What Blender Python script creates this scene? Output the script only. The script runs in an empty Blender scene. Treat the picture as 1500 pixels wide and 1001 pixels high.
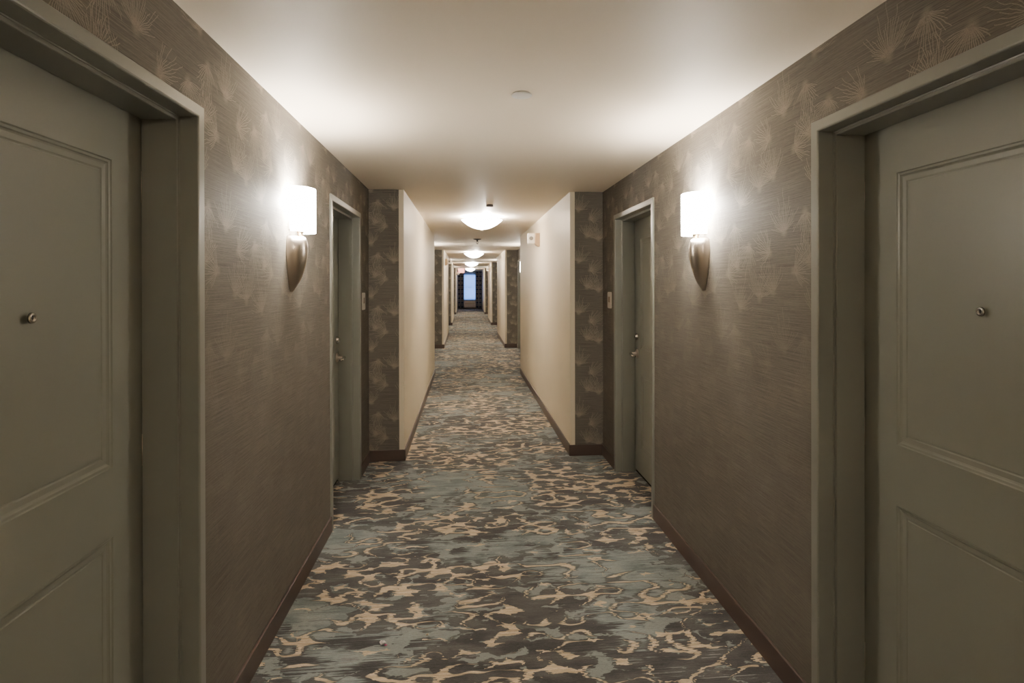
import bpy, bmesh, math, random
from mathutils import Matrix, Vector
random.seed(7)
C = bpy.context.scene.collection
PI = math.pi
CEIL = 2.44
XL, XR, NL, NR = -0.874, 1.260, -0.563, 0.9515          # recess walls and narrow walls
# alternating door recesses (wide) along the corridor: start, end
RECESS = [(0.52, 5.16), (10.03, 14.08), (17.75, 21.99), (25.5, 30.07)]
Y0, YEND = -4.6, 36.3
WT = 0.24                                               # wall thickness

# ------------------------------------------------------------------ materials
class N:
    """tiny expression helper over shader math nodes"""
    def __init__(s, nt, sock): s.nt, s.s = nt, sock
    def op(s, o, b=None, c=None):
        n = s.nt.nodes.new('ShaderNodeMath'); n.operation = o
        for i, v in enumerate((s, b, c)):
            if v is None: continue
            if isinstance(v, N): s.nt.links.new(v.s, n.inputs[i])
            else: n.inputs[i].default_value = v
        return N(s.nt, n.outputs[0])
    def __add__(s, o): return s.op('ADD', o)
    def __sub__(s, o): return s.op('SUBTRACT', o)
    def __mul__(s, o): return s.op('MULTIPLY', o)
    def lt(s, o): return s.op('LESS_THAN', o)
    def gt(s, o): return s.op('GREATER_THAN', o)
    def abs(s): return s.op('ABSOLUTE')
    def floor(s): return s.op('FLOOR')
    def fract(s): return s.op('FRACT')
    def sin(s): return s.op('SINE')
    def max(s, o): return s.op('MAXIMUM', o)
    def smooth(s, a, b):
        n = s.nt.nodes.new('ShaderNodeMapRange'); n.interpolation_type = 'SMOOTHSTEP'
        s.nt.links.new(s.s, n.inputs[0]); n.inputs[1].default_value = a; n.inputs[2].default_value = b
        return N(s.nt, n.outputs[0])

def new_mat(name):
    m = bpy.data.materials.new(name); m.use_nodes = True
    nt = m.node_tree; nt.nodes.clear()
    out = nt.nodes.new('ShaderNodeOutputMaterial'); b = nt.nodes.new('ShaderNodeBsdfPrincipled')
    nt.links.new(b.outputs[0], out.inputs[0])
    return m, nt, b
def setp(b, col=None, rough=.5, metal=0, spec=.5):
    if col: b.inputs['Base Color'].default_value = (*col, 1)
    b.inputs['Roughness'].default_value = rough; b.inputs['Metallic'].default_value = metal
    b.inputs['Specular IOR Level'].default_value = spec
def combine(nt, x, y, z=0.0):
    n = nt.nodes.new('ShaderNodeCombineXYZ')
    for i, v in enumerate((x, y, z)):
        if isinstance(v, N): nt.links.new(v.s, n.inputs[i])
        else: n.inputs[i].default_value = v
    return n.outputs[0]
def noise(nt, vec, scale=1, detail=2, rough=.5, dist=0):
    n = nt.nodes.new('ShaderNodeTexNoise'); nt.links.new(vec, n.inputs['Vector'])
    n.inputs['Scale'].default_value = scale; n.inputs['Detail'].default_value = detail
    n.inputs['Roughness'].default_value = rough; n.inputs['Distortion'].default_value = dist
    return N(nt, n.outputs[0])
def white(nt, w):
    n = nt.nodes.new('ShaderNodeTexWhiteNoise'); n.noise_dimensions = '1D'
    nt.links.new(w.s, n.inputs['W']); return N(nt, n.outputs[0])
def mix(nt, f, a, b):
    n = nt.nodes.new('ShaderNodeMix'); n.data_type = 'RGBA'
    if isinstance(f, N): nt.links.new(f.s, n.inputs[0])
    else: n.inputs[0].default_value = f
    for i, v in ((6, a), (7, b)):
        if isinstance(v, tuple): n.inputs[i].default_value = (*v, 1)
        else: nt.links.new(v, n.inputs[i])
    return n.outputs[2]
def scalecol(nt, col, f):
    n = nt.nodes.new('ShaderNodeVectorMath'); n.operation = 'SCALE'
    if isinstance(col, tuple): n.inputs[0].default_value = col
    else: nt.links.new(col, n.inputs[0])
    nt.links.new(f.s, n.inputs['Scale']); return n.outputs[0]
def bump(nt, b, h, strength, dist=.001):
    n = nt.nodes.new('ShaderNodeBump'); n.inputs['Strength'].default_value = strength
    n.inputs['Distance'].default_value = dist
    nt.links.new(h.s, n.inputs['Height']); nt.links.new(n.outputs[0], b.inputs['Normal'])
def uv(nt):
    t = nt.nodes.new('ShaderNodeUVMap'); t.uv_map = 'UVMap'
    s = nt.nodes.new('ShaderNodeSeparateXYZ'); nt.links.new(t.outputs[0], s.inputs[0])
    return N(nt, s.outputs[0]), N(nt, s.outputs[1])
def simple(name, col, rough=.5, metal=0, spec=.5, emit=None, es=0, var=.06, vs=6):
    m, nt, b = new_mat(name); setp(b, col, rough, metal, spec)
    tc = nt.nodes.new('ShaderNodeTexCoord')
    f = noise(nt, tc.outputs['Object'], vs, 3)
    nt.links.new(scalecol(nt, tuple(col), f * (2 * var) + (1 - var)), b.inputs['Base Color'])
    if emit: b.inputs['Emission Color'].default_value = (*emit, 1); b.inputs['Emission Strength'].default_value = es
    return m

def wallpaper(name, strength, fade):
    m, nt, b = new_mat(name)
    u, v = uv(nt)
    TW, TH = 0.56, 0.475
    wu = (noise(nt, combine(nt, u, v), 30, 1) - .5) * .009
    wv = (noise(nt, combine(nt, u + 9.0, v), 30, 1) - .5) * .009
    fans = [  # apex u, v, direction, half spread, radius, rays
        (.10, .10, 95, 82, .200, 50), (.27, .05, 112, 88, .170, 46), (.19, .33, -72, 88, .165, 44),
        (.40, .21, 165, 80, .180, 46), (.47, .37, 80, 88, .190, 50), (.33, .43, -100, 80, .150, 42),
        (.55, .13, 62, 90, .165, 46), (.02, .29, 25, 85, .160, 42), (.30, .24, 70, 75, .150, 44)]
    tot = None
    for i, (cu, cv, ang, spread, R, n) in enumerate(fans):
        dx = ((u + wu - cu) * (1 / TW) + .5).fract() * TW - TW / 2
        dy = ((v + wv - cv) * (1 / TH) + .5).fract() * TH - TH / 2
        c, s = math.cos(math.radians(ang)), math.sin(math.radians(ang))
        lx = dx * c + dy * s; ly = dy * c - dx * s
        r = (lx * lx + ly * ly).op('SQRT')
        a = ly.op('ARCTAN2', lx)
        a = a + (a * r) * 2.2                                  # rays droop outwards
        q = a * (n / (2 * PI))
        idn = q.floor(); rnd = white(nt, idn + (i * 37.3))
        fr = (q.fract() - .5 + (rnd - .5) * .4 + (r * 75 + rnd * 40).sin() * .16).abs()
        d = fr * r * (2 * PI / n)
        line = d.smooth(.0021, .0006)
        msk = r.lt((rnd * .62 + .42) * R * (a.abs() * (-.32 / math.radians(spread)) + 1.0)) * a.abs().lt(math.radians(spread)) * r.gt(rnd * .02)
        core = r.smooth(.030, .0) * .75
        f = (line * msk).max(core)
        tot = f if tot is None else tot.max(f)
    st = noise(nt, combine(nt, u * 5, v * 330), 1, 2)
    st2 = noise(nt, combine(nt, u * 40, v * 900), 1, 1)
    cloud = noise(nt, combine(nt, u, v), 2.3, 3)
    base = scalecol(nt, (.142, .128, .109), st.smooth(.3, .7) * .42 + st2.smooth(.3, .7) * .22 + cloud * .3 + .56)
    ink = (.335, .292, .236)
    brk = noise(nt, combine(nt, u, v), 260, 1).smooth(.33, .55)
    f = tot * (brk * .4 + .6) * strength
    if fade: f = f * (v.smooth(1.0, 2.0) * .85 + .15)      # print painted fainter lower down, as grazing light washes it out
    nt.links.new(mix(nt, f, base, ink), b.inputs['Base Color'])
    setp(b, None, .42, 0, .12)
    nt.links.new((st * .15 + .58 - f * .1).s, b.inputs['Roughness'])
    nt.links.new((f * .25).s, b.inputs['Metallic'])
    bump(nt, b, st + st2 * .6, .35, .0012)
    return m
def cream():
    m, nt, b = new_mat('cream_vinyl_wall'); u, v = uv(nt)
    st = noise(nt, combine(nt, u * 160, v * 6), 1, 2)
    cl = noise(nt, combine(nt, u, v), 1.5, 2)
    nt.links.new(scalecol(nt, (.66, .585, .455), st * .16 + cl * .1 + .87), b.inputs['Base Color'])
    setp(b, None, .5, 0, .35); bump(nt, b, st, .12, .001)
    return m
def ceiling_mat():
    m, nt, b = new_mat('ceiling_paint'); setp(b, None, .55, 0, .4)
    tc = nt.nodes.new('ShaderNodeTexCoord')
    n1 = noise(nt, tc.outputs['Object'], 1.2, 2); n2 = noise(nt, tc.outputs['Object'], 140, 2)
    nt.links.new(scalecol(nt, (.76, .668, .54), n1 * .05 + .975), b.inputs['Base Color'])
    bump(nt, b, n2, .06, .001)
    return m
def carpet():
    m, nt, b = new_mat('patterned_carpet'); u, v = uv(nt)
    # ikat rows: every few millimetres of length the pattern slips sideways a little
    row = (v * 170).floor()
    slip = (white(nt, row) - .5) * .022
    wob = noise(nt, combine(nt, u * 3, v * 3), 1, 2)
    uu = u + slip
    big = noise(nt, combine(nt, u * .9, v * 1.25), 1, 2, .5)
    big2 = noise(nt, combine(nt, u * .8 + 11.3, v * 1.1 + 5.1), 1, 2, .5)
    def vor(su, sv, off, amp=.9):
        n = nt.nodes.new('ShaderNodeTexVoronoi'); n.voronoi_dimensions = '2D'; n.feature = 'F1'
        du = noise(nt, combine(nt, u * 11 + off, v * 11), 1, 3) - .5
        dv = noise(nt, combine(nt, u * 11, v * 11 + 7 + off), 1, 3) - .5
        nt.links.new(combine(nt, uu * su + du * amp + off, v * sv + dv * amp), n.inputs['Vector'])
        n.inputs['Scale'].default_value = 1; n.inputs['Randomness'].default_value = .9
        return N(nt, n.outputs['Distance'])
    e1 = vor(9.2, 16.5, 0, 1.1); e2 = vor(6.0, 12, 31.7, 1.3)
    s1 = noise(nt, combine(nt, u * 1.6, v * 95), 1, 3, .6)          # long woven streaks
    s2 = noise(nt, combine(nt, uu * 4.5, v * 10), 1, 3, .55)
    teal = mix(nt, s2.smooth(.35, .65), (.155, .182, .184), (.240, .270, .266))
    dark = mix(nt, s2.smooth(.35, .65), (.056, .055, .057), (.092, .090, .090))
    grey = (.205, .205, .205)
    g = (s2 * .55 + s1 * .45 + (big2 - .5) * 1.1)
    ground = mix(nt, g.smooth(.45, .49), dark, teal)
    ground = mix(nt, (s1 * .55 + big * .35 + s2 * .4).smooth(.69, .74), ground, grey)
    thr = (big - .5) * 2.3 + (s2 - .5) * .9 + (wob - .5) * .9 - .10           # > 0 where the webbing shows
    s4 = noise(nt, combine(nt, u * 3.5, v * 210), 1, 2, .6)
    ground = scalecol(nt, ground, s4.smooth(.3, .62) * .5 + .66)
    blot = (e1.lt(.56) * thr.gt(-.16))
    ground = mix(nt, blot * s1.smooth(.30, .42) * .9, ground, dark)
    tw = (e2 - .60).smooth(-.01, .03) * (thr.lt(.05)) * .85
    ground = mix(nt, tw, ground, (.242, .268, .258))
    rad = thr.smooth(-.22, .32) * -.35 + .80
    tanm = (e1 - rad).smooth(-.012, .02)
    # thin curling strokes where the webbing opens out into the teal
    cn = noise(nt, combine(nt, uu * 5.5 + 3.0, v * 9.5), 1, .6, .4, 0)
    gate = noise(nt, combine(nt, u * 2.6 + 4.0, v * 3.4), 1, 2)
    curl = (gate.smooth(.45, .62) * .042 - (cn - .5).abs()).smooth(-.004, .006) * gate.gt(.47) * thr.lt(.16)
    tanm = tanm.max(curl)
    sh = (gate.smooth(.40, .62) * .095 - (cn - .5).abs()).smooth(-.006, .010) * thr.lt(.16) * .75
    ground = mix(nt, sh, ground, dark)
    s3 = noise(nt, combine(nt, uu * 8, v * 60), 1, 2)
    tan = mix(nt, s3.smooth(.3, .7), (.44, .335, .225), (.60, .49, .36))
    col = mix(nt, tanm * (s3 * .6 + .68).op('MINIMUM', 1.0), ground, tan)
    fine = noise(nt, combine(nt, u * 420, v * 420), 1, 1)
    spk = noise(nt, combine(nt, u * 60, v * 380), 1, 2)
    col = scalecol(nt, col, fine * 1.2 + spk * .9 + .02)
    nt.links.new(col, b.inputs['Base Color']); setp(b, None, .95, 0, .12)
    b.inputs['Sheen Weight'].default_value = .12
    bump(nt, b, fine + spk, .7, .003)
    return m
def brushed(name, col, rough):
    m, nt, b = new_mat(name); setp(b, col, rough, 1)
    tc = nt.nodes.new('ShaderNodeTexCoord'); s = nt.nodes.new('ShaderNodeSeparateXYZ')
    nt.links.new(tc.outputs['Object'], s.inputs[0])
    z = N(nt, s.outputs[2]); x = N(nt, s.outputs[1])
    n = noise(nt, combine(nt, x * 600, z * 8), 1, 2)
    nt.links.new((n * .15 + rough - .07).s, b.inputs['Roughness'])
    return m
def paint(name, col, rough):
    m, nt, b = new_mat(name); setp(b, None, rough, 0, .5)
    tc = nt.nodes.new('ShaderNodeTexCoord')
    n1 = noise(nt, tc.outputs['Object'], 3, 2); n2 = noise(nt, tc.outputs['Object'], 260, 2)
    nt.links.new(scalecol(nt, col, n1 * .08 + .96), b.inputs['Base Color']); bump(nt, b, n2, .05, .0006)
    return m
def curtain_mat():
    m, nt, b = new_mat('curtain_print'); setp(b, None, .85, 0, .2); u, v = uv(nt)
    def ring(ou, ov, r, w):
        dx = (u * 5.2 + ou).fract() - .5; dy = (v * 3.6 + ov).fract() - .5
        d = (dx * dx + dy * dy).op('SQRT')
        return (d - r).abs().lt(w)
    f = ring(0, 0, .36, .07).max(ring(.5, .5, .26, .06)).max(ring(.5, .5, .05, .06))
    col = mix(nt, f, (.05, .058, .10), (.36, .32, .28))
    nt.links.new(col, b.inputs['Base Color'])
    return m
def emissive(name, col, s, base=(.8, .8, .8)):
    m, nt, b = new_mat(name); setp(b, base, .4)
    tc = nt.nodes.new('ShaderNodeTexCoord'); f = noise(nt, tc.outputs['Object'], 9, 2)
    b.inputs['Emission Color'].default_value = (*col, 1)
    nt.links.new((f * (.3 * s) + .85 * s).s, b.inputs['Emission Strength'])
    return m

WARM = (1, .92, .80)
M = dict(
    paper=wallpaper('starburst_wallpaper', .68, True), pierpaper=wallpaper('starburst_wallpaper_pier', .95, False), cream=cream(), ceil=ceiling_mat(), carpet=carpet(),  # same paper twice: paler ink on long walls paints in the grazing light
    base=paint('brown_base_vinyl', (.088, .060, .050), .38),
    door=paint('door_paint', (.240, .247, .212), .36), frame=paint('frame_paint', (.212, .216, .188), .30),
    dark=simple('dark_gap', (.006, .006, .006), .9), nickel=brushed('brushed_nickel', (.50, .44, .37), .30),
    chrome=simple('polished_chrome', (.75, .73, .70), .12, 1), chromedark=simple('dark_chrome', (.42, .40, .37), .22, 1), lens=simple('dark_lens', (.01, .01, .01), .08),  # peephole chrome is one evenly darker tone
    brass=simple('pale_brass', (.62, .50, .34), .3, 1), white=simple('white_plastic', (.72, .70, .66), .4),
    beige=simple('beige_plastic', (.40, .29, .19), .45), bronze=simple('dark_sprinkler_metal', (.035, .03, .027), .4), grey=simple('grey_plastic', (.15, .14, .13), .4),
    plate=simple('pale_sign_plastic', (.60, .56, .50), .4), tan=simple('tan_sign_print', (.30, .24, .18), .5),
    shade=emissive('sconce_glass', WARM, 10.5), bowl=emissive('alabaster_glass', (1, .90, .78), 6.2),
    bulb=emissive('bulb', WARM, 20), red=emissive('lit_red_letters', (1, .08, .05), .5),
    exitw=emissive('lit_sign_face', (1, .13, .09), .28), curtain=curtain_mat(),
    winframe=paint('window_frame_paint', (.10, .10, .11), .4), tissue=simple('white_tissue', (.62, .58, .58), .8),
    pink=simple('pink_paper', (.55, .12, .25), .7), tanfluff=simple('pale_lint', (.52, .45, .34), .9),
    heater=simple('cream_heater', (.60, .50, .40), .45),
)
def glass_mat():
    m = bpy.data.materials.new('window_glass'); m.use_nodes = True; nt = m.node_tree; nt.nodes.clear()
    o = nt.nodes.new('ShaderNodeOutputMaterial'); t = nt.nodes.new('ShaderNodeBsdfTransparent'); g = nt.nodes.new('ShaderNodeBsdfGlossy')
    g.inputs['Roughness'].default_value = .05; mx = nt.nodes.new('ShaderNodeMixShader'); mx.inputs[0].default_value = .06
    nt.links.new(t.outputs[0], mx.inputs[1]); nt.links.new(g.outputs[0], mx.inputs[2]); nt.links.new(mx.outputs[0], o.inputs[0])
    return m
def sheer_mat():
    m = bpy.data.materials.new('sheer_fabric'); m.use_nodes = True; nt = m.node_tree; nt.nodes.clear()
    o = nt.nodes.new('ShaderNodeOutputMaterial'); t = nt.nodes.new('ShaderNodeBsdfTransparent'); g = nt.nodes.new('ShaderNodeBsdfTranslucent')
    g.inputs['Color'].default_value = (.8, .85, .95, 1); mx = nt.nodes.new('ShaderNodeMixShader'); mx.inputs[0].default_value = .55
    nt.links.new(t.outputs[0], mx.inputs[1]); nt.links.new(g.outputs[0], mx.inputs[2]); nt.links.new(mx.outputs[0], o.inputs[0])
    return m
M['glass'] = glass_mat(); M['sheer'] = sheer_mat()

# ------------------------------------------------------------------ mesh helpers
class MB:
    def __init__(s): s.bm = bmesh.new(); s.uv = s.bm.loops.layers.uv.new('UVMap'); s.mats = []
    def mi(s, m):
        if m not in s.mats: s.mats.append(m)
        return s.mats.index(m)
    def face(s, pts, m=None, smooth=False):
        f = s.bm.faces.new([s.bm.verts.new(p) for p in pts]); f.smooth = smooth
        if m: f.material_index = s.mi(m)
        return f
    def box(s, x0, x1, y0, y1, z0, z1, m=None, mf=None, skip=''):
        v = [s.bm.verts.new((x, y, z)) for x in (x0, x1) for y in (y0, y1) for z in (z0, z1)]
        for k, idx in (('-x', (0, 1, 3, 2)), ('+x', (4, 6, 7, 5)), ('-y', (0, 4, 5, 1)), ('+y', (2, 3, 7, 6)), ('-z', (0, 2, 6, 4)), ('+z', (1, 5, 7, 3))):
            f = s.bm.faces.new([v[i] for i in idx])
            mm = (mf or {}).get(k, m)
            if mm: f.material_index = s.mi(mm)
    def rings(s, rings, m=None, closed=True, cap0=False, cap1=False, smooth=True):
        rv = [[s.bm.verts.new(p) for p in r] for r in rings]
        n = len(rings[0]); k = s.mi(m) if m else 0
        for a, b in zip(rv, rv[1:]):
            for i in range(n if closed else n - 1):
                j = (i + 1) % n
                f = s.bm.faces.new((a[i], a[j], b[j], b[i])); f.smooth = smooth; f.material_index = k
        if cap0: f = s.bm.faces.new(rv[0][::-1]); f.material_index = k
        if cap1: f = s.bm.faces.new(rv[-1]); f.material_index = k
        return rv
    def lathe(s, prof, c=(0, 0, 0), axis='z', n=32, m=None, caps=True, smooth=True):
        rr = []
        for r, h in prof:
            ring = []
            for i in range(n):
                a = 2 * PI * i / n; p = (r * math.cos(a), r * math.sin(a), h)
                if axis == 'x': p = (p[2], p[0], p[1])
                if axis == 'y': p = (p[0], p[2], p[1])
                ring.append((c[0] + p[0], c[1] + p[1], c[2] + p[2]))
            rr.append(ring)
        s.rings(rr, m, True, caps, caps, smooth)
    def tube(s, pts, r, n=12, m=None):
        rr = []
        for i, p in enumerate(pts):
            p = Vector(p); a = Vector(pts[max(i - 1, 0)]); b = Vector(pts[min(i + 1, len(pts) - 1)])
            t = (b - a).normalized(); up = Vector((0, 0, 1)) if abs(t.z) < .9 else Vector((1, 0, 0))
            e1 = t.cross(up).normalized(); e2 = t.cross(e1); ri = r[i] if isinstance(r, (list, tuple)) else r
            rr.append([tuple(p + (e1 * math.cos(2 * PI * k / n) + e2 * math.sin(2 * PI * k / n)) * ri) for k in range(n)])
        s.rings(rr, m, True, True, True)
    def build(s, name, mats=None, parent=None, bevel=0, recalc=True, seg=2, weld=False):
        if weld: bmesh.ops.remove_doubles(s.bm, verts=s.bm.verts, dist=1e-5)
        if recalc: bmesh.ops.recalc_face_normals(s.bm, faces=s.bm.faces)
        for f in s.bm.faces:
            nn = f.normal
            for l in f.loops:
                c = l.vert.co
                if abs(nn.z) > .7: l[s.uv].uv = (c.x, c.y)
                elif abs(nn.x) > abs(nn.y): l[s.uv].uv = (c.y, c.z)
                else: l[s.uv].uv = (c.x, c.z)
        me = bpy.data.meshes.new(name); s.bm.to_mesh(me); s.bm.free()
        ml = mats if mats else s.mats
        if not isinstance(ml, (list, tuple)): ml = [ml]
        for m in ml: me.materials.append(m)
        o = bpy.data.objects.new(name, me); C.objects.link(o)
        if parent: o.parent = parent
        if bevel:
            b = o.modifiers.new('bevel', 'BEVEL'); b.width = bevel; b.segments = seg; b.limit_method = 'ANGLE'; b.angle_limit = math.radians(40)
        return o
def tag(o, label=None, cat=None, group=None, kind=None):
    if label: o['label'] = label
    if cat: o['category'] = cat
    if group: o['group'] = group
    if kind: o['kind'] = kind
    return o
def empty(name, loc, label, cat, group=None, kind=None):
    o = bpy.data.objects.new(name, None); o.empty_display_size = .1; C.objects.link(o); o.location = loc
    return tag(o, label, cat, group, kind)
def copy_tree(o, parent=None):
    c = o.copy(); C.objects.link(c); c.parent = parent
    for ch in list(o.children): copy_tree(ch, c)
    return c

# ------------------------------------------------------------------ setting
DOOR_W, DOOR_H = 1.016, 2.171         # outer size of the frame
# door centres along the corridor, per side
doors = []                            # (side, yc, hinge direction: +1 handle at far edge)
for s in (-1, 1):
    doors += [(s, 1.447, -1), (s, 4.222, 1)]
for (a, b_) in RECESS[1:]:
    for s in (-1, 1): doors.append((s, b_ - .22 - DOOR_W / 2, 1))

def side_wall(side):
    mb = MB(); W = XL if side < 0 else XR; Nn = NL if side < 0 else NR
    outer = W + side * WT; back = outer + side * .03
    inner = '+x' if side < 0 else '-x'
    def bx(xa, xb, *r, **k): mb.box(min(xa, xb), max(xa, xb), *r, **k)
    for (a, b_) in RECESS:
        ds = sorted(d[1] for d in doors if d[0] == side and a < d[1] < b_)
        y = a
        for d in ds:
            bx(W, outer, y, d - DOOR_W / 2, 0, CEIL, m=M['paper'])
            bx(W, outer, d - DOOR_W / 2, d + DOOR_W / 2, DOOR_H, CEIL, m=M['paper'])
            y = d + DOOR_W / 2
        bx(W, outer, y, b_, 0, CEIL, m=M['paper'])
        bx(outer + side * .002, back, a - .02, b_ + .02, 0, CEIL, m=M['dark'])     # added unseen dark backing, keeps sky light out of the door gaps
    edges = [Y0] + [v for r in RECESS for v in r] + [YEND - 1.4]
    for a, b_ in zip(edges[0::2], edges[1::2]):
        bx(Nn, back, a, b_, 0, CEIL, m=M['pierpaper'], mf={inner: M['cream']})
        # the cream wall covering turns the corner and ends in a straight edge
        for yy, dy in ((a, -.0015), (b_, .0015)):
            if yy in (Y0,): continue
            bx(Nn, Nn + side * .044, min(yy, yy + dy), max(yy, yy + dy), .1, CEIL, m=M['cream'])
    # end bay by the window
    bx(W, back, YEND - 1.4, YEND, 0, CEIL, m=M['cream'])
    sd = 'left' if side < 0 else 'right'
    o = mb.build('wall_' + sd)
    tag(o, f'{sd} corridor wall, taupe starburst wallpaper in the recesses and cream vinyl between them', 'wall', kind='structure')
    # baseboard
    mb = MB(); t = .012; h = .10
    for (a, b_) in RECESS:
        y = a
        for d in sorted(q[1] for q in doors if q[0] == side and a < q[1] < b_):
            if d - DOOR_W / 2 - y > .02: bx(W, W - side * t, y, d - DOOR_W / 2 - .001, 0, h)
            y = d + DOOR_W / 2 + .001
        bx(W, W - side * t, y, b_, 0, h)
        bx(Nn - side * t, W, b_ - t, b_, 0, h)        # across the pier face turned to the camera
        bx(Nn - side * t, W, a, a + t, 0, h)
    for a, b_ in zip(edges[0::2], edges[1::2]): bx(Nn, Nn - side * t, a, b_, 0, h)
    bx(W, W - side * t, YEND - 1.4, YEND, 0, h)
    o = mb.build('baseboard_' + sd, M['base'], bevel=.003)
    tag(o, f'dark brown vinyl baseboard along the {sd} wall', 'baseboard', kind='structure')
side_wall(-1); side_wall(1)

mb = MB(); mb.box(XL - .3, XR + .3, Y0 - .2, YEND + .2, -.05, 0); o = mb.build('floor', M['carpet'])
tag(o, 'corridor carpet in slate teal, charcoal and tan blotches', 'floor', kind='structure')
mb = MB(); mb.box(XL - .3, XR + .3, Y0 - .2, YEND + .2, CEIL, CEIL + .05); o = mb.build('ceiling', M['ceil'])
tag(o, 'smooth off-white painted ceiling', 'ceiling', kind='structure')
mb = MB(); mb.box(XL - .27, XR + .27, Y0 - .15, Y0, 0, CEIL); o = mb.build('wall_back', M['cream'])
tag(o, 'cream wall closing the corridor behind the viewer', 'wall', kind='structure')
CX = (XL + XR) / 2
WX0, WX1, WZ0, WZ1 = CX - .46, CX + .46, .57, 2.22
mb = MB()
mb.box(XL - .27, WX0, YEND, YEND + .15, 0, CEIL); mb.box(WX1, XR + .27, YEND, YEND + .15, 0, CEIL)
mb.box(WX0, WX1, YEND, YEND + .15, 0, WZ0); mb.box(WX0, WX1, YEND, YEND + .15, WZ1, CEIL)
o = mb.build('wall_end', M['cream']); tag(o, 'cream end wall around the far window', 'wall', kind='structure')
mb = MB(); mb.box(XL, XR, YEND - .012, YEND, 0, .10); o = mb.build('baseboard_end', M['base'], bevel=.003)
tag(o, 'dark baseboard below the far window', 'baseboard', kind='structure')

# window
w = empty('window_1', (CX, YEND + .06, WZ0), 'far end window with cool blue daylight between dark curtains', 'window', kind='structure')
mb = MB(); hw, hh, t = (WX1 - WX0) / 2, WZ1 - WZ0, .04
mb.box(-hw, hw, -.03, .03, 0, t); mb.box(-hw, hw, -.03, .03, hh - t, hh); mb.box(-hw, -hw + t, -.03, .03, t, hh - t); mb.box(hw - t, hw, -.03, .03, t, hh - t)
mb.box(-hw + t, hw - t, -.02, .02, hh * .5 - .015, hh * .5 + .015)
mb.build('window_frame', M['winframe'], w, bevel=.003)
mb = MB(); mb.box(-hw + t, hw - t, -.004, .004, t, hh * .5 - .015); mb.build('pane', M['glass'], w)
mb = MB(); mb.box(-hw + t, hw - t, -.004, .004, hh * .5 + .015, hh - t); mb.build('pane', M['glass'], w)
mb = MB(); mb.box(-hw - .03, hw + .03, -.11, -.03, -.025, 0); mb.build('window_sill', M['winframe'], w, bevel=.003)

# curtains
def curtain(x0, x1, zb, label, name='curtain', mat='curtain', ys=YEND - .12, amp=.035, waves=5, grp=None):
    mb = MB(); nx = 90; rv = []
    for z in [zb + (2.40 - zb) * k / 8 for k in range(9)]:
        rv.append([(x0 + (x1 - x0) * i / nx, ys + amp * math.sin(2 * PI * waves * i / nx) * (.75 + .25 * (2.4 - z)), z) for i in range(nx + 1)])
    mb.rings(rv, None, closed=False)
    o = mb.build(name, M[mat], recalc=False)
    s = o.modifiers.new('thick', 'SOLIDIFY'); s.thickness = .003
    tag(o, label, 'curtain', grp)
    return o
curtain(CX - .95, CX - .36, .02, 'dark navy curtain with beige ring print on the left of the far window', grp='printed curtains at the far window')
curtain(CX + .37, CX + .97, .02, 'dark navy curtain with beige ring print on the right of the far window', grp='printed curtains at the far window')
curtain(CX - .40, CX + .40, WZ0 + .01, 'thin sheer white curtain hanging across the far window', 'sheer_curtain', 'sheer', YEND - .045, .012, 9)
mb = MB(); mb.tube([(CX - 1.0, YEND - .12, 2.415), (CX + 1.0, YEND - .12, 2.415)], .012, m=M['nickel'])
for sx in (-1, 1): mb.lathe([(0.001, -.03), (.02, -.02), (.025, 0), (.02, .02), (.001, .03)], (CX + sx * 1.01, YEND - .12, 2.415), 'x', 16, M['nickel'])
tag(mb.build('curtain_rod'), 'metal curtain rod over the far window', 'curtain rod')

# heater below the window
h_ = empty('wall_heater', (CX, YEND, .0), 'low cream heater unit beneath the far window', 'heater')
mb = MB(); mb.box(-.36, .36, -.07, 0, .12, .50); mb.build('housing', M['heater'], h_, bevel=.012)
mb = MB()
for k in range(9): mb.box(-.31, .31, -.076, -.068, .40 - .012 * k, .406 - .012 * k)
mb.build('grille', M['beige'], h_)

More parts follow.
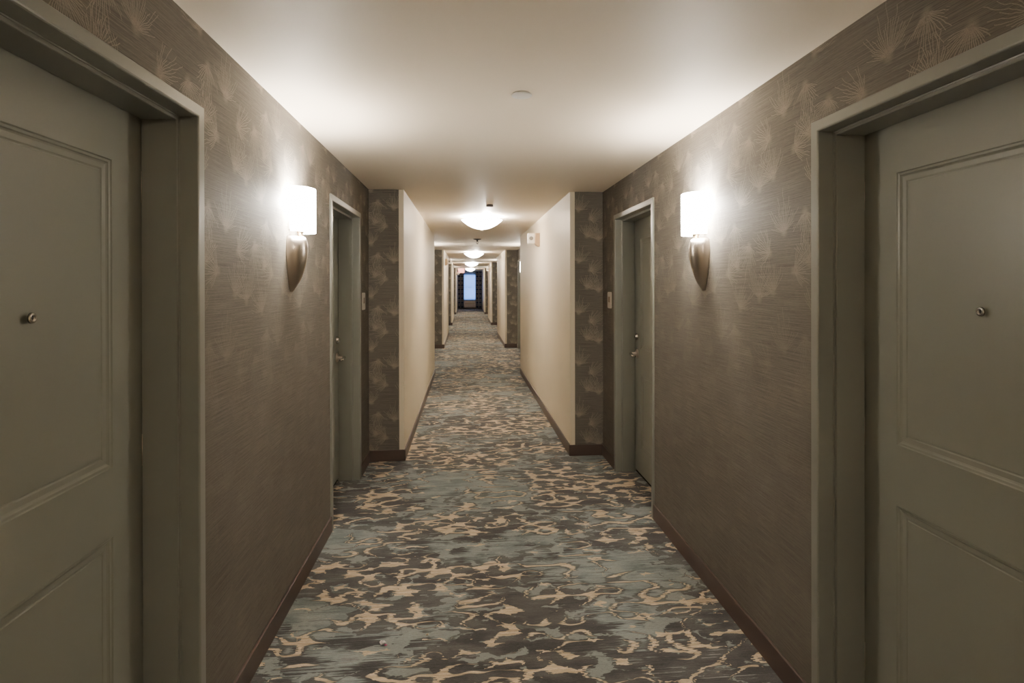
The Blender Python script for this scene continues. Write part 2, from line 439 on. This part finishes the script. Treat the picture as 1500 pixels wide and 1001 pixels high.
# ------------------------------------------------------------------ doors
FW, FH = DOOR_W, DOOR_H
PROF = [(0, .0005), (0, -.010), (.002, -.012), (.034, -.012), (.038, -.0105), (.040, -.007), (.040, .043), (.0405, .046), (.044, .0465), (.044, .0495),
        (.048, .050), (.0535, .050), (.055, .052), (.055, .155), (.046, .155), (.046, .215), (0, .215)]
LY0, LY1, LZ0, LZ1 = -FW / 2 + .048, FW / 2 - .048, .026, FH - .048   # leaf
def make_door(side, hd, label):
    root = empty('door', (0, 0, 0), label, 'door', kind='structure')
    X = lambda d: side * d
    mb = MB(); rr = []
    for (y, z, sy, sz) in ((-FW / 2, 0, 1, 0), (-FW / 2, FH, 1, -1), (FW / 2, FH, -1, -1), (FW / 2, 0, -1, 0)):
        rr.append([(X(d), y + sy * t, z + sz * t) for t, d in PROF])
    mb.rings(rr, None, True, True, True, smooth=False)
    mb.build('door_frame', M['frame'], root)
    # leaf with two moulded panels
    mb = MB(); D0, D1 = .1605, .204
    py0, py1 = LY0 + .150, LY1 - .150
    pan = [(.235, .850), (1.052, 1.955)]
    zs = [LZ0, pan[0][0], pan[0][1], pan[1][0], pan[1][1], LZ1]
    q = lambda ya, yb, za, zb: mb.face([(X(D0), ya, za), (X(D0), yb, za), (X(D0), yb, zb), (X(D0), ya, zb)])
    for a, b_ in ((0, 1), (2, 3), (4, 5)):
        for ya, yb in ((LY0, py0), (py0, py1), (py1, LY1)): q(ya, yb, zs[a], zs[b_])
    for a, b_ in ((1, 2), (3, 4)):
        q(LY0, py0, zs[a], zs[b_]); q(py1, LY1, zs[a], zs[b_])
        RR = [(0, 0), (.003, .0035), (.009, .0045), (.012, .0075), (.016, .0095), (.030, .0105), (.0335, .0125), (.036, .0125), (.0385, .0105)]
        rings = [[(X(D0 + d), py0 + o_, zs[a] + o_), (X(D0 + d), py1 - o_, zs[a] + o_), (X(D0 + d), py1 - o_, zs[b_] - o_), (X(D0 + d), py0 + o_, zs[b_] - o_)] for o_, d in RR]
        mb.rings(rings, None, True, False, True, smooth=False)
    # edges and back
    A = [(LY0, LZ0), (LY1, LZ0), (LY1, LZ1), (LY0, LZ1)]
    for i in range(4):
        (ya, za), (yb, zb) = A[i], A[(i + 1) % 4]
        mb.face([(X(D0), ya, za), (X(D0), yb, zb), (X(D1), yb, zb), (X(D1), ya, za)])
    mb.face([(X(D1), y, z) for y, z in A])
    leaf = mb.build('door_leaf', M['door'], root, weld=True)
    # black filler standing in for the shade under the leaf
    mb = MB(); mb.box(min(X(.170), X(.210)), max(X(.170), X(.210)), -FW / 2 + .046, FW / 2 - .046, 0.0005, .024); mb.build('under_door_shade', M['dark'], root)
    # peephole
    mb = MB(); x0 = X(D0); k = -side
    mb.lathe([(.0001, .0015 * k), (.0052, .0025 * k), (.0060, .005 * k), (.0095, .0055 * k), (.0125, .004 * k), (.0135, 0)], (x0, 0, 1.509), 'x', 28, M['chromedark'])
    mb.lathe([(.0046, .0022 * k), (.003, .0040 * k), (.0001, .0046 * k)], (x0, 0, 1.509), 'x', 20, M['lens'])
    mb.build('peephole', parent=leaf)
    # deadbolt
    yh = hd * (LY1 - .068)
    mb = MB()
    mb.lathe([(.028, 0), (.029, .004 * k), (.026, .010 * k), (.021, .022 * k), (.018, .024 * k), (.0001, .024 * k)], (x0, yh, 1.145), 'x', 28, M['chrome'])
    mb.box(*sorted((x0 + k * .024, x0 + k * .0246)), yh - .001, yh + .001, 1.139, 1.151, m=M['lens'])
    mb.build('deadbolt', parent=leaf)
    # lever: escutcheon, spindle neck, curved grip running towards the hinges
    mb = MB()
    mb.lathe([(.036, 0), (.037, .005 * k), (.033, .011 * k), (.016, .014 * k), (.013, .030 * k), (.013, .058 * k)], (x0, yh, 1.005), 'x', 28, M['nickel'])
    mb.tube([(x0 + k * .050, yh, 1.005), (x0 + k * .062, yh - hd * .012, 1.006), (x0 + k * .066, yh - hd * .05, 1.004), (x0 + k * .064, yh - hd * .09, .998), (x0 + k * .055, yh - hd * .118, .995)], [.013, .013, .0115, .010, .008], 14, M['chrome'])
    mb.build('lever_handle', parent=leaf)
    # hinges on the other edge
    for z in (.25, 1.06, 1.90):
        mb = MB(); yy = -hd * (LY1 + .004); mb.lathe([(.006, -.05), (.006, .05)], (x0 + side * .002, yy, z), 'z', 12, M['nickel'])
        mb.build('hinge', parent=root)
    return root
near = {-1: 'left', 1: 'right'}
protos = {}
count = 0
order = ['second', 'third', 'fourth']
for (s, yc, hd) in doors:
    sd = near[s]
    if yc < 2: lab = f'large grey-green panelled door at the {sd} edge of the photo with a chrome peephole'
    elif yc < 5: lab = f'grey-green door in the {sd} wall just beyond the {sd} wall sconce'
    else: lab = f'grey-green door on the {sd} at the far end of the {order[[i for i, r in enumerate(RECESS[1:]) if r[0] < yc < r[1]][0]]} recess from the camera'
    if (s, hd) not in protos: r = make_door(s, hd, lab); protos[(s, hd)] = r
    else: r = copy_tree(protos[(s, hd)])
    count += 1
    r.name = f'door_{count}'; r['label'] = lab; r['group'] = 'guest room doors'
    r.location = (XL if s < 0 else XR, yc, 0)

# ------------------------------------------------------------------ wall sconces
def make_sconce(side):
    root = empty('wall_sconce', (0, 0, 0), 'x', 'wall lamp', 'wall sconces along the corridor')
    k = -side                                  # +x out of the wall
    # tapering half-round metal body, pointed at the foot
    prof = [(-.281, .0006, .014), (-.276, .004, .018), (-.255, .014, .033), (-.225, .028, .050), (-.190, .041, .063), (-.150, .052, .075), (-.110, .059, .083),
            (-.075, .0625, .087), (-.045, .062, .086), (-.022, .058, .081), (-.010, .052, .074), (-.003, .042, .062), (0, .028, .046), (.0005, .003, .012)]
    mb = MB(); rr = []
    for z, w_, d_ in prof:
        ring = [(k * .001, w_, z)]
        for i in range(25):
            a = PI / 2 - PI * i / 24
            ring.append((k * (.004 + max(d_ - .004, .001) * math.cos(a)), w_ * math.sin(a), z))
        ring.append((k * .001, -w_, z)); rr.append(ring)
    mb.rings(rr, None, True, True, True)
    mb.build('body', M['nickel'], root)
    mb = MB(); mb.lathe([(.013, -.004), (.013, .012), (.018, .014), (.018, .024), (.010, .026)], (k * .050, 0, 0), 'z', 20, M['brass']); 
    mb.tube([(k * .050, 0, .022), (k * .050, 0, .05)], .016, m=M['white'])
    mb.build('neck', parent=root)
    # bowed glass shade, open at top, bottom and both sides
    zb, zt = .014, .232; hwid, off, bow = .098, .031, .091; n = 28; mb = MB(); th = .004
    outer, inner = [], []
    for i in range(n + 1):
        a = PI * i / n; y = -hwid * math.cos(a); x = off + bow * math.sin(a) ** .8
        outer.append((x, y)); inner.append((off + (bow - th) * math.sin(a) ** .8, y * (1 - th / hwid)))
    loop = outer + inner[::-1]
    mb.rings([[(k * x, y, z) for x, y in loop] for z in (zb, zt)], None, True, True, True)
    mb.build('lamp_shade', M['shade'], root)
    mb = MB(); mb.tube([(k * .003, 0, .05), (k * .045, 0, .05)], .006, m=M['brass']); 
    mb.tube([(k * .003, 0, .03), (k * .003, 0, .09)], .02, m=M['white']); mb.build('bracket', parent=root)
    mb = MB(); mb.lathe([(.010, .05), (.012, .06), (.024, .09), (.028, .115), (.022, .14), (.008, .15), (.0005, .151)], (k * .050, 0, 0), 'z', 20, M['bulb']); mb.build('bulb', parent=root)
    L = bpy.data.lights.new('sconce_bulb_light', 'POINT'); L.energy = 9.5; L.color = (1, .92, .80); L.shadow_soft_size = .03
    lo = bpy.data.objects.new('bulb_light', L); C.objects.link(lo); lo.parent = root; lo.location = (k * .052, 0, .165)
    return root
sp = {s: make_sconce(s) for s in (-1, 1)}
for i, (a, b_) in enumerate(RECESS):
    yc = 2.90 if i == 0 else (a + b_) / 2
    for s in (-1, 1):
        r = sp[s] if i == 0 else copy_tree(sp[s])
        r.location = (XL if s < 0 else XR, yc, 1.832)
        r['label'] = (f'lit white glass and pointed nickel wall sconce on the {near[s]} wall nearest the camera' if i == 0 else
                      f'lit nickel wall sconce on the {near[s]} wall in the {order[i - 1]} recess down the corridor')

# ------------------------------------------------------------------ ceiling bowls
def make_bowl():
    root = empty('ceiling_light', (0, 0, 0), 'x', 'ceiling light', 'glass bowl ceiling lights')
    R_ = .255; mb = MB()
    out = [(R_ * i / 16, -.160 + .112 * (i / 16) ** 2.1) for i in range(17)]
    out[0] = (.002, -.160)
    inn = [(max(r - .006, .001), z + .006) for r, z in out][::-1]
    mb.lathe(out + [(R_ + .004, -.044)] + inn, (0, 0, 0), 'z', 48, caps=True)
    mb.build('glass_bowl', M['bowl'], root)
    mb = MB(); mb.lathe([(.001, 0), (.07, 0), (.075, -.006), (.070, -.018), (.02, -.024), (.012, -.03), (.008, -.16), (.014, -.164), (.016, -.172), (.009, -.182), (.001, -.186)], (0, 0, 0), 'z', 24, M['nickel'])
    mb.build('stem', parent=root)
    for kk in range(3):
        a = 2 * PI * kk / 3 + .5; c, s = math.cos(a), math.sin(a)
        mb = MB(); mb.tube([(c * .06, s * .06, -.012), (c * .16, s * .16, -.014), (c * (R_ + .006), s * (R_ + .006), -.026), (c * (R_ + .014), s * (R_ + .014), -.045), (c * (R_ - .002), s * (R_ - .002), -.064)], .0065, 10, M['nickel'])
        mb.build('clip', parent=root)
    L = bpy.data.lights.new('bowl_bulb_light', 'POINT'); L.energy = 18; L.color = (1, .93, .82); L.shadow_soft_size = .04
    lo = bpy.data.objects.new('bulb_light', L); C.objects.link(lo); lo.parent = root; lo.location = (.06, 0, -.06)
    return root
bowl = make_bowl()
blabs = {7.15: 'lit glass bowl ceiling light nearest the camera, just past the first piers', 15.0: 'second lit glass bowl ceiling light down the corridor',
         22.4: 'third lit glass bowl ceiling light down the corridor', 29.9: 'farthest lit glass bowl ceiling light, next to the exit sign', -1.5: 'lit glass bowl ceiling light behind the camera'}
for i, yy in enumerate((7.15, 15.0, 22.4, 30.6, -1.5)):
    r = bowl if i == 0 else copy_tree(bowl)
    r.location = (CX, yy, CEIL); r['label'] = list(blabs.values())[i]

# ------------------------------------------------------------------ small ceiling things
def cover(x, y, label, r=.046):
    mb = MB(); mb.lathe([(r * .86, 0), (r * .86, -.004), (r, -.005), (r * 1.0, -.009), (r * .93, -.011), (.001, -.011)], (0, 0, 0), 'z', 36, M['white'])
    o = mb.build('sprinkler_cover'); o.location = (x, y, CEIL); tag(o, label, 'sprinkler cover')
    return o
cover(.247, 2.52, 'small round white cover plate on the ceiling nearest the camera')
mb = MB(); mb.lathe([(.036, 0), (.038, -.006), (.038, -.022), (.030, -.026), (.001, -.026)], (0, 0, 0), 'z', 30, M['grey'])
o = mb.build('ceiling_sensor'); o.location = (.247, 6.06, CEIL); tag(o, 'small grey round sensor on the ceiling in front of the first bowl light', 'sensor')
def sprinkler(x, y, label):
    root = empty('fire_sprinkler', (x, y, CEIL), label, 'sprinkler')
    mb = MB(); mb.lathe([(.075, 0), (.078, -.004), (.060, -.012), (.030, -.020), (.022, -.022)], (0, 0, 0), 'z', 30, M['bronze']); mb.build('escutcheon', parent=root)
    mb = MB(); mb.tube([(0, 0, -.015), (0, 0, -.05)], .014, m=M['bronze'])
    for s in (-1, 1): mb.tube([(s * .012, 0, -.045), (s * .020, 0, -.06), (s * .010, 0, -.082), (0, 0, -.09)], .0035, 8, M['bronze'])
    mb.lathe([(.001, -.088), (.022, -.090), (.024, -.093), (.001, -.094)], (0, 0, 0), 'z', 20, M['bronze']); mb.build('nozzle', parent=root)
sprinkler(.200, 10.7, 'grey pendent fire sprinkler on the ceiling beyond the first bowl light')

# ------------------------------------------------------------------ emergency lights, high on the narrow walls
def emergency(side):
    k = -side
    root = empty('emergency_light', (0, 0, 0), 'x', 'emergency light', 'emergency lights high on the cream walls')
    mb = MB(); rr = []
    for z, d in ((.085, .060), (.080, .066), (.0, .070), (-.05, .066), (-.075, .050), (-.090, .022)):
        rr.append([(k * x, y, z) for x, y in ((-.001, -.055), (d - .01, -.055), (d, -.045), (d, .045), (d - .01, .055), (-.001, .055))])
    mb.rings(rr, None, True, True, True, smooth=False); mb.build('housing', M['beige'], root, bevel=.003)
    mb = MB(); mb.box(*sorted((k * .068, k * .160)), -.045, .035, -.050, .082); head = mb.build('lamp_head', M['white'], root, bevel=.008)
    mb = MB(); mb.lathe([(.024, 0), (.026, -.004), (.022, -.007), (.016, -.006)], (k * .114, -.0455, .016), 'y', 28, M['grey'])
    mb.lathe([(.017, -.003), (.010, -.0045), (.001, -.005)], (k * .114, -.0455, .016), 'y', 20, M['white']); mb.build('lens', parent=head)
    return root
eR = emergency(1); eL = emergency(-1)
es = [(eR, NR, 7.36, 'beige and white emergency light high on the right cream wall beside the first bowl light'),
      (eL, NL, 14.95, 'emergency light high on the left cream wall past the second pier'),
      (None, NR, 22.6, 'emergency light high on the right cream wall past the third pier'),
      (None, NL, 30.9, 'emergency light high on the left cream wall past the exit sign')]
for src, x, y, lab in es:
    r = src or copy_tree(eR if x > 0 else eL); r.location = (x, y, 2.168); r['label'] = lab

# ------------------------------------------------------------------ exit sign
ex = empty('exit_sign', (-.265, 28.5, CEIL), 'lit red exit sign hanging from the ceiling near the far window', 'exit sign')
mb = MB(); mb.box(-.06, .06, -.02, .02, -.025, 0); mb.tube([(0, 0, -.02), (0, 0, -.05)], .01); mb.build('canopy', M['white'], ex)
mb = MB(); mb.box(-.165, .165, -.022, .022, -.29, -.05); hs = mb.build('housing', M['white'], ex, bevel=.004)
mb = MB(); mb.box(-.155, .155, -.024, -.0225, -.28, -.06); mb.build('sign_face', M['exitw'], ex)
mb = MB()
def stroke(x0, z0, x1, z1, w=.016):
    d = Vector((x1 - x0, 0, z1 - z0)); n_ = Vector((-d.z, 0, d.x)).normalized() * w / 2
    a, b_ = Vector((x0, -.026, z0)), Vector((x1, -.026, z1))
    f = [a - n_, b_ - n_, b_ + n_, a + n_]
    mb.rings([[tuple(p) for p in f], [(p.x, -.0243, p.z) for p in f]], None, True, True, True, smooth=False)
zt, zb = -.095, -.245
for q in (((-.125, zb), (-.125, zt)), ((-.125, zt - .008), (-.075, zt - .008)), ((-.125, (zt + zb) / 2), (-.082, (zt + zb) / 2)), ((-.125, zb + .008), (-.075, zb + .008)),
          ((-.050, zb), (.005, zt)), ((-.050, zt), (.005, zb)), ((.035, zb), (.035, zt)), ((.090, zb), (.090, zt)), ((.060, zt - .008), (.120, zt - .008))):
    stroke(*q[0], *q[1])
mb.build('lettering', M['red'], ex)

# ------------------------------------------------------------------ room signs beside the far doors
def room_sign(side, y, label):
    k = -side; root = empty('room_sign', (XL if side < 0 else XR, y, 1.445), label, 'sign', 'room signs beside the doors')
    mb = MB(); W2, H2, r_ = .062, .072, .016; loop = []
    for cy, cz, a0 in ((W2 - r_, H2 - r_, 0), (-W2 + r_, H2 - r_, 90), (-W2 + r_, -H2 + r_, 180), (W2 - r_, -H2 + r_, 270)):
        for j in range(5):
            a = math.radians(a0 + 22.5 * j); loop.append((cy + r_ * math.cos(a), cz + r_ * math.sin(a)))
    mb.rings([[(k * .0005, a, b_) for a, b_ in loop], [(k * .007, a, b_) for a, b_ in loop], [(k * .009, a * .96, b_ * .97) for a, b_ in loop]], None, True, True, True, smooth=False)
    pl = mb.build('plate', M['plate'], root)
    mb = MB(); mb.box(*sorted((k * .009, k * .0105)), -.030, .030, -.018, .030); mb.build('number_panel', M['tan'], root, bevel=.001)
room_sign(-1, 4.885, 'small pale room sign on the left wall between the far door and the pier')
room_sign(1, 4.895, 'small pale room sign on the right wall between the far door and the pier')

# ------------------------------------------------------------------ litter on the carpet
mb = MB()
def crumple(mb, c, r, seed, m, flat=.6):
    rnd = random.Random(seed); rings = []
    for i in range(6):
        t = PI * (i + .5) / 6; ring = []
        for j in range(10):
            a = 2 * PI * j / 10; rr_ = r * (.6 + .7 * rnd.random())
            ring.append((c[0] + rr_ * math.sin(t) * math.cos(a) * 1.3, c[1] + rr_ * math.sin(t) * math.sin(a), max(c[2] + .0005, c[2] + r * flat * (1 + math.cos(t)) * (.7 + .5 * rnd.random()))))
        rings.append(ring)
    mb.rings(rings, m, True, True, True, smooth=False)
crumple(mb, (0, 0, 0), .010, 3, M['tissue'], .9); crumple(mb, (.014, -.007, 0), .005, 5, M['pink'])
o = mb.build('paper_scrap'); o.location = (-.372, 2.53, 0.0005); tag(o, 'tiny crumpled white and pink paper scrap on the carpet', 'litter')
mb = MB(); crumple(mb, (0, 0, 0), .006, 9, M['tanfluff']); o = mb.build('lint_crumb'); o.location = (-.181, 2.58, .0005)
tag(o, 'tiny pale crumb on the carpet right of the pink scrap', 'litter')

# ------------------------------------------------------------------ world, camera
wd = bpy.data.worlds.new('daylight'); bpy.context.scene.world = wd; wd.use_nodes = True
bg = wd.node_tree.nodes['Background']; bg.inputs[0].default_value = (.20, .42, 1, 1); bg.inputs[1].default_value = .52

cam = bpy.data.cameras.new('camera'); co = bpy.data.objects.new('camera', cam); C.objects.link(co)
cam.sensor_width = 36; cam.lens = 828.4 / 1500 * 36; cam.shift_x = -.00536; cam.shift_y = -.0547; cam.clip_start = .05; cam.clip_end = 200
co.matrix_world = Matrix.Translation((0, 0, 1.588)) @ Matrix.Rotation(-.0896, 4, 'Z') @ Matrix.Rotation(PI / 2 - .0025, 4, 'X') @ Matrix.Rotation(-.0019, 4, 'Z')
bpy.context.scene.camera = co
vs = bpy.context.scene.view_settings
vs.view_transform = 'AgX'; vs.look = 'None'; vs.exposure = 2.9
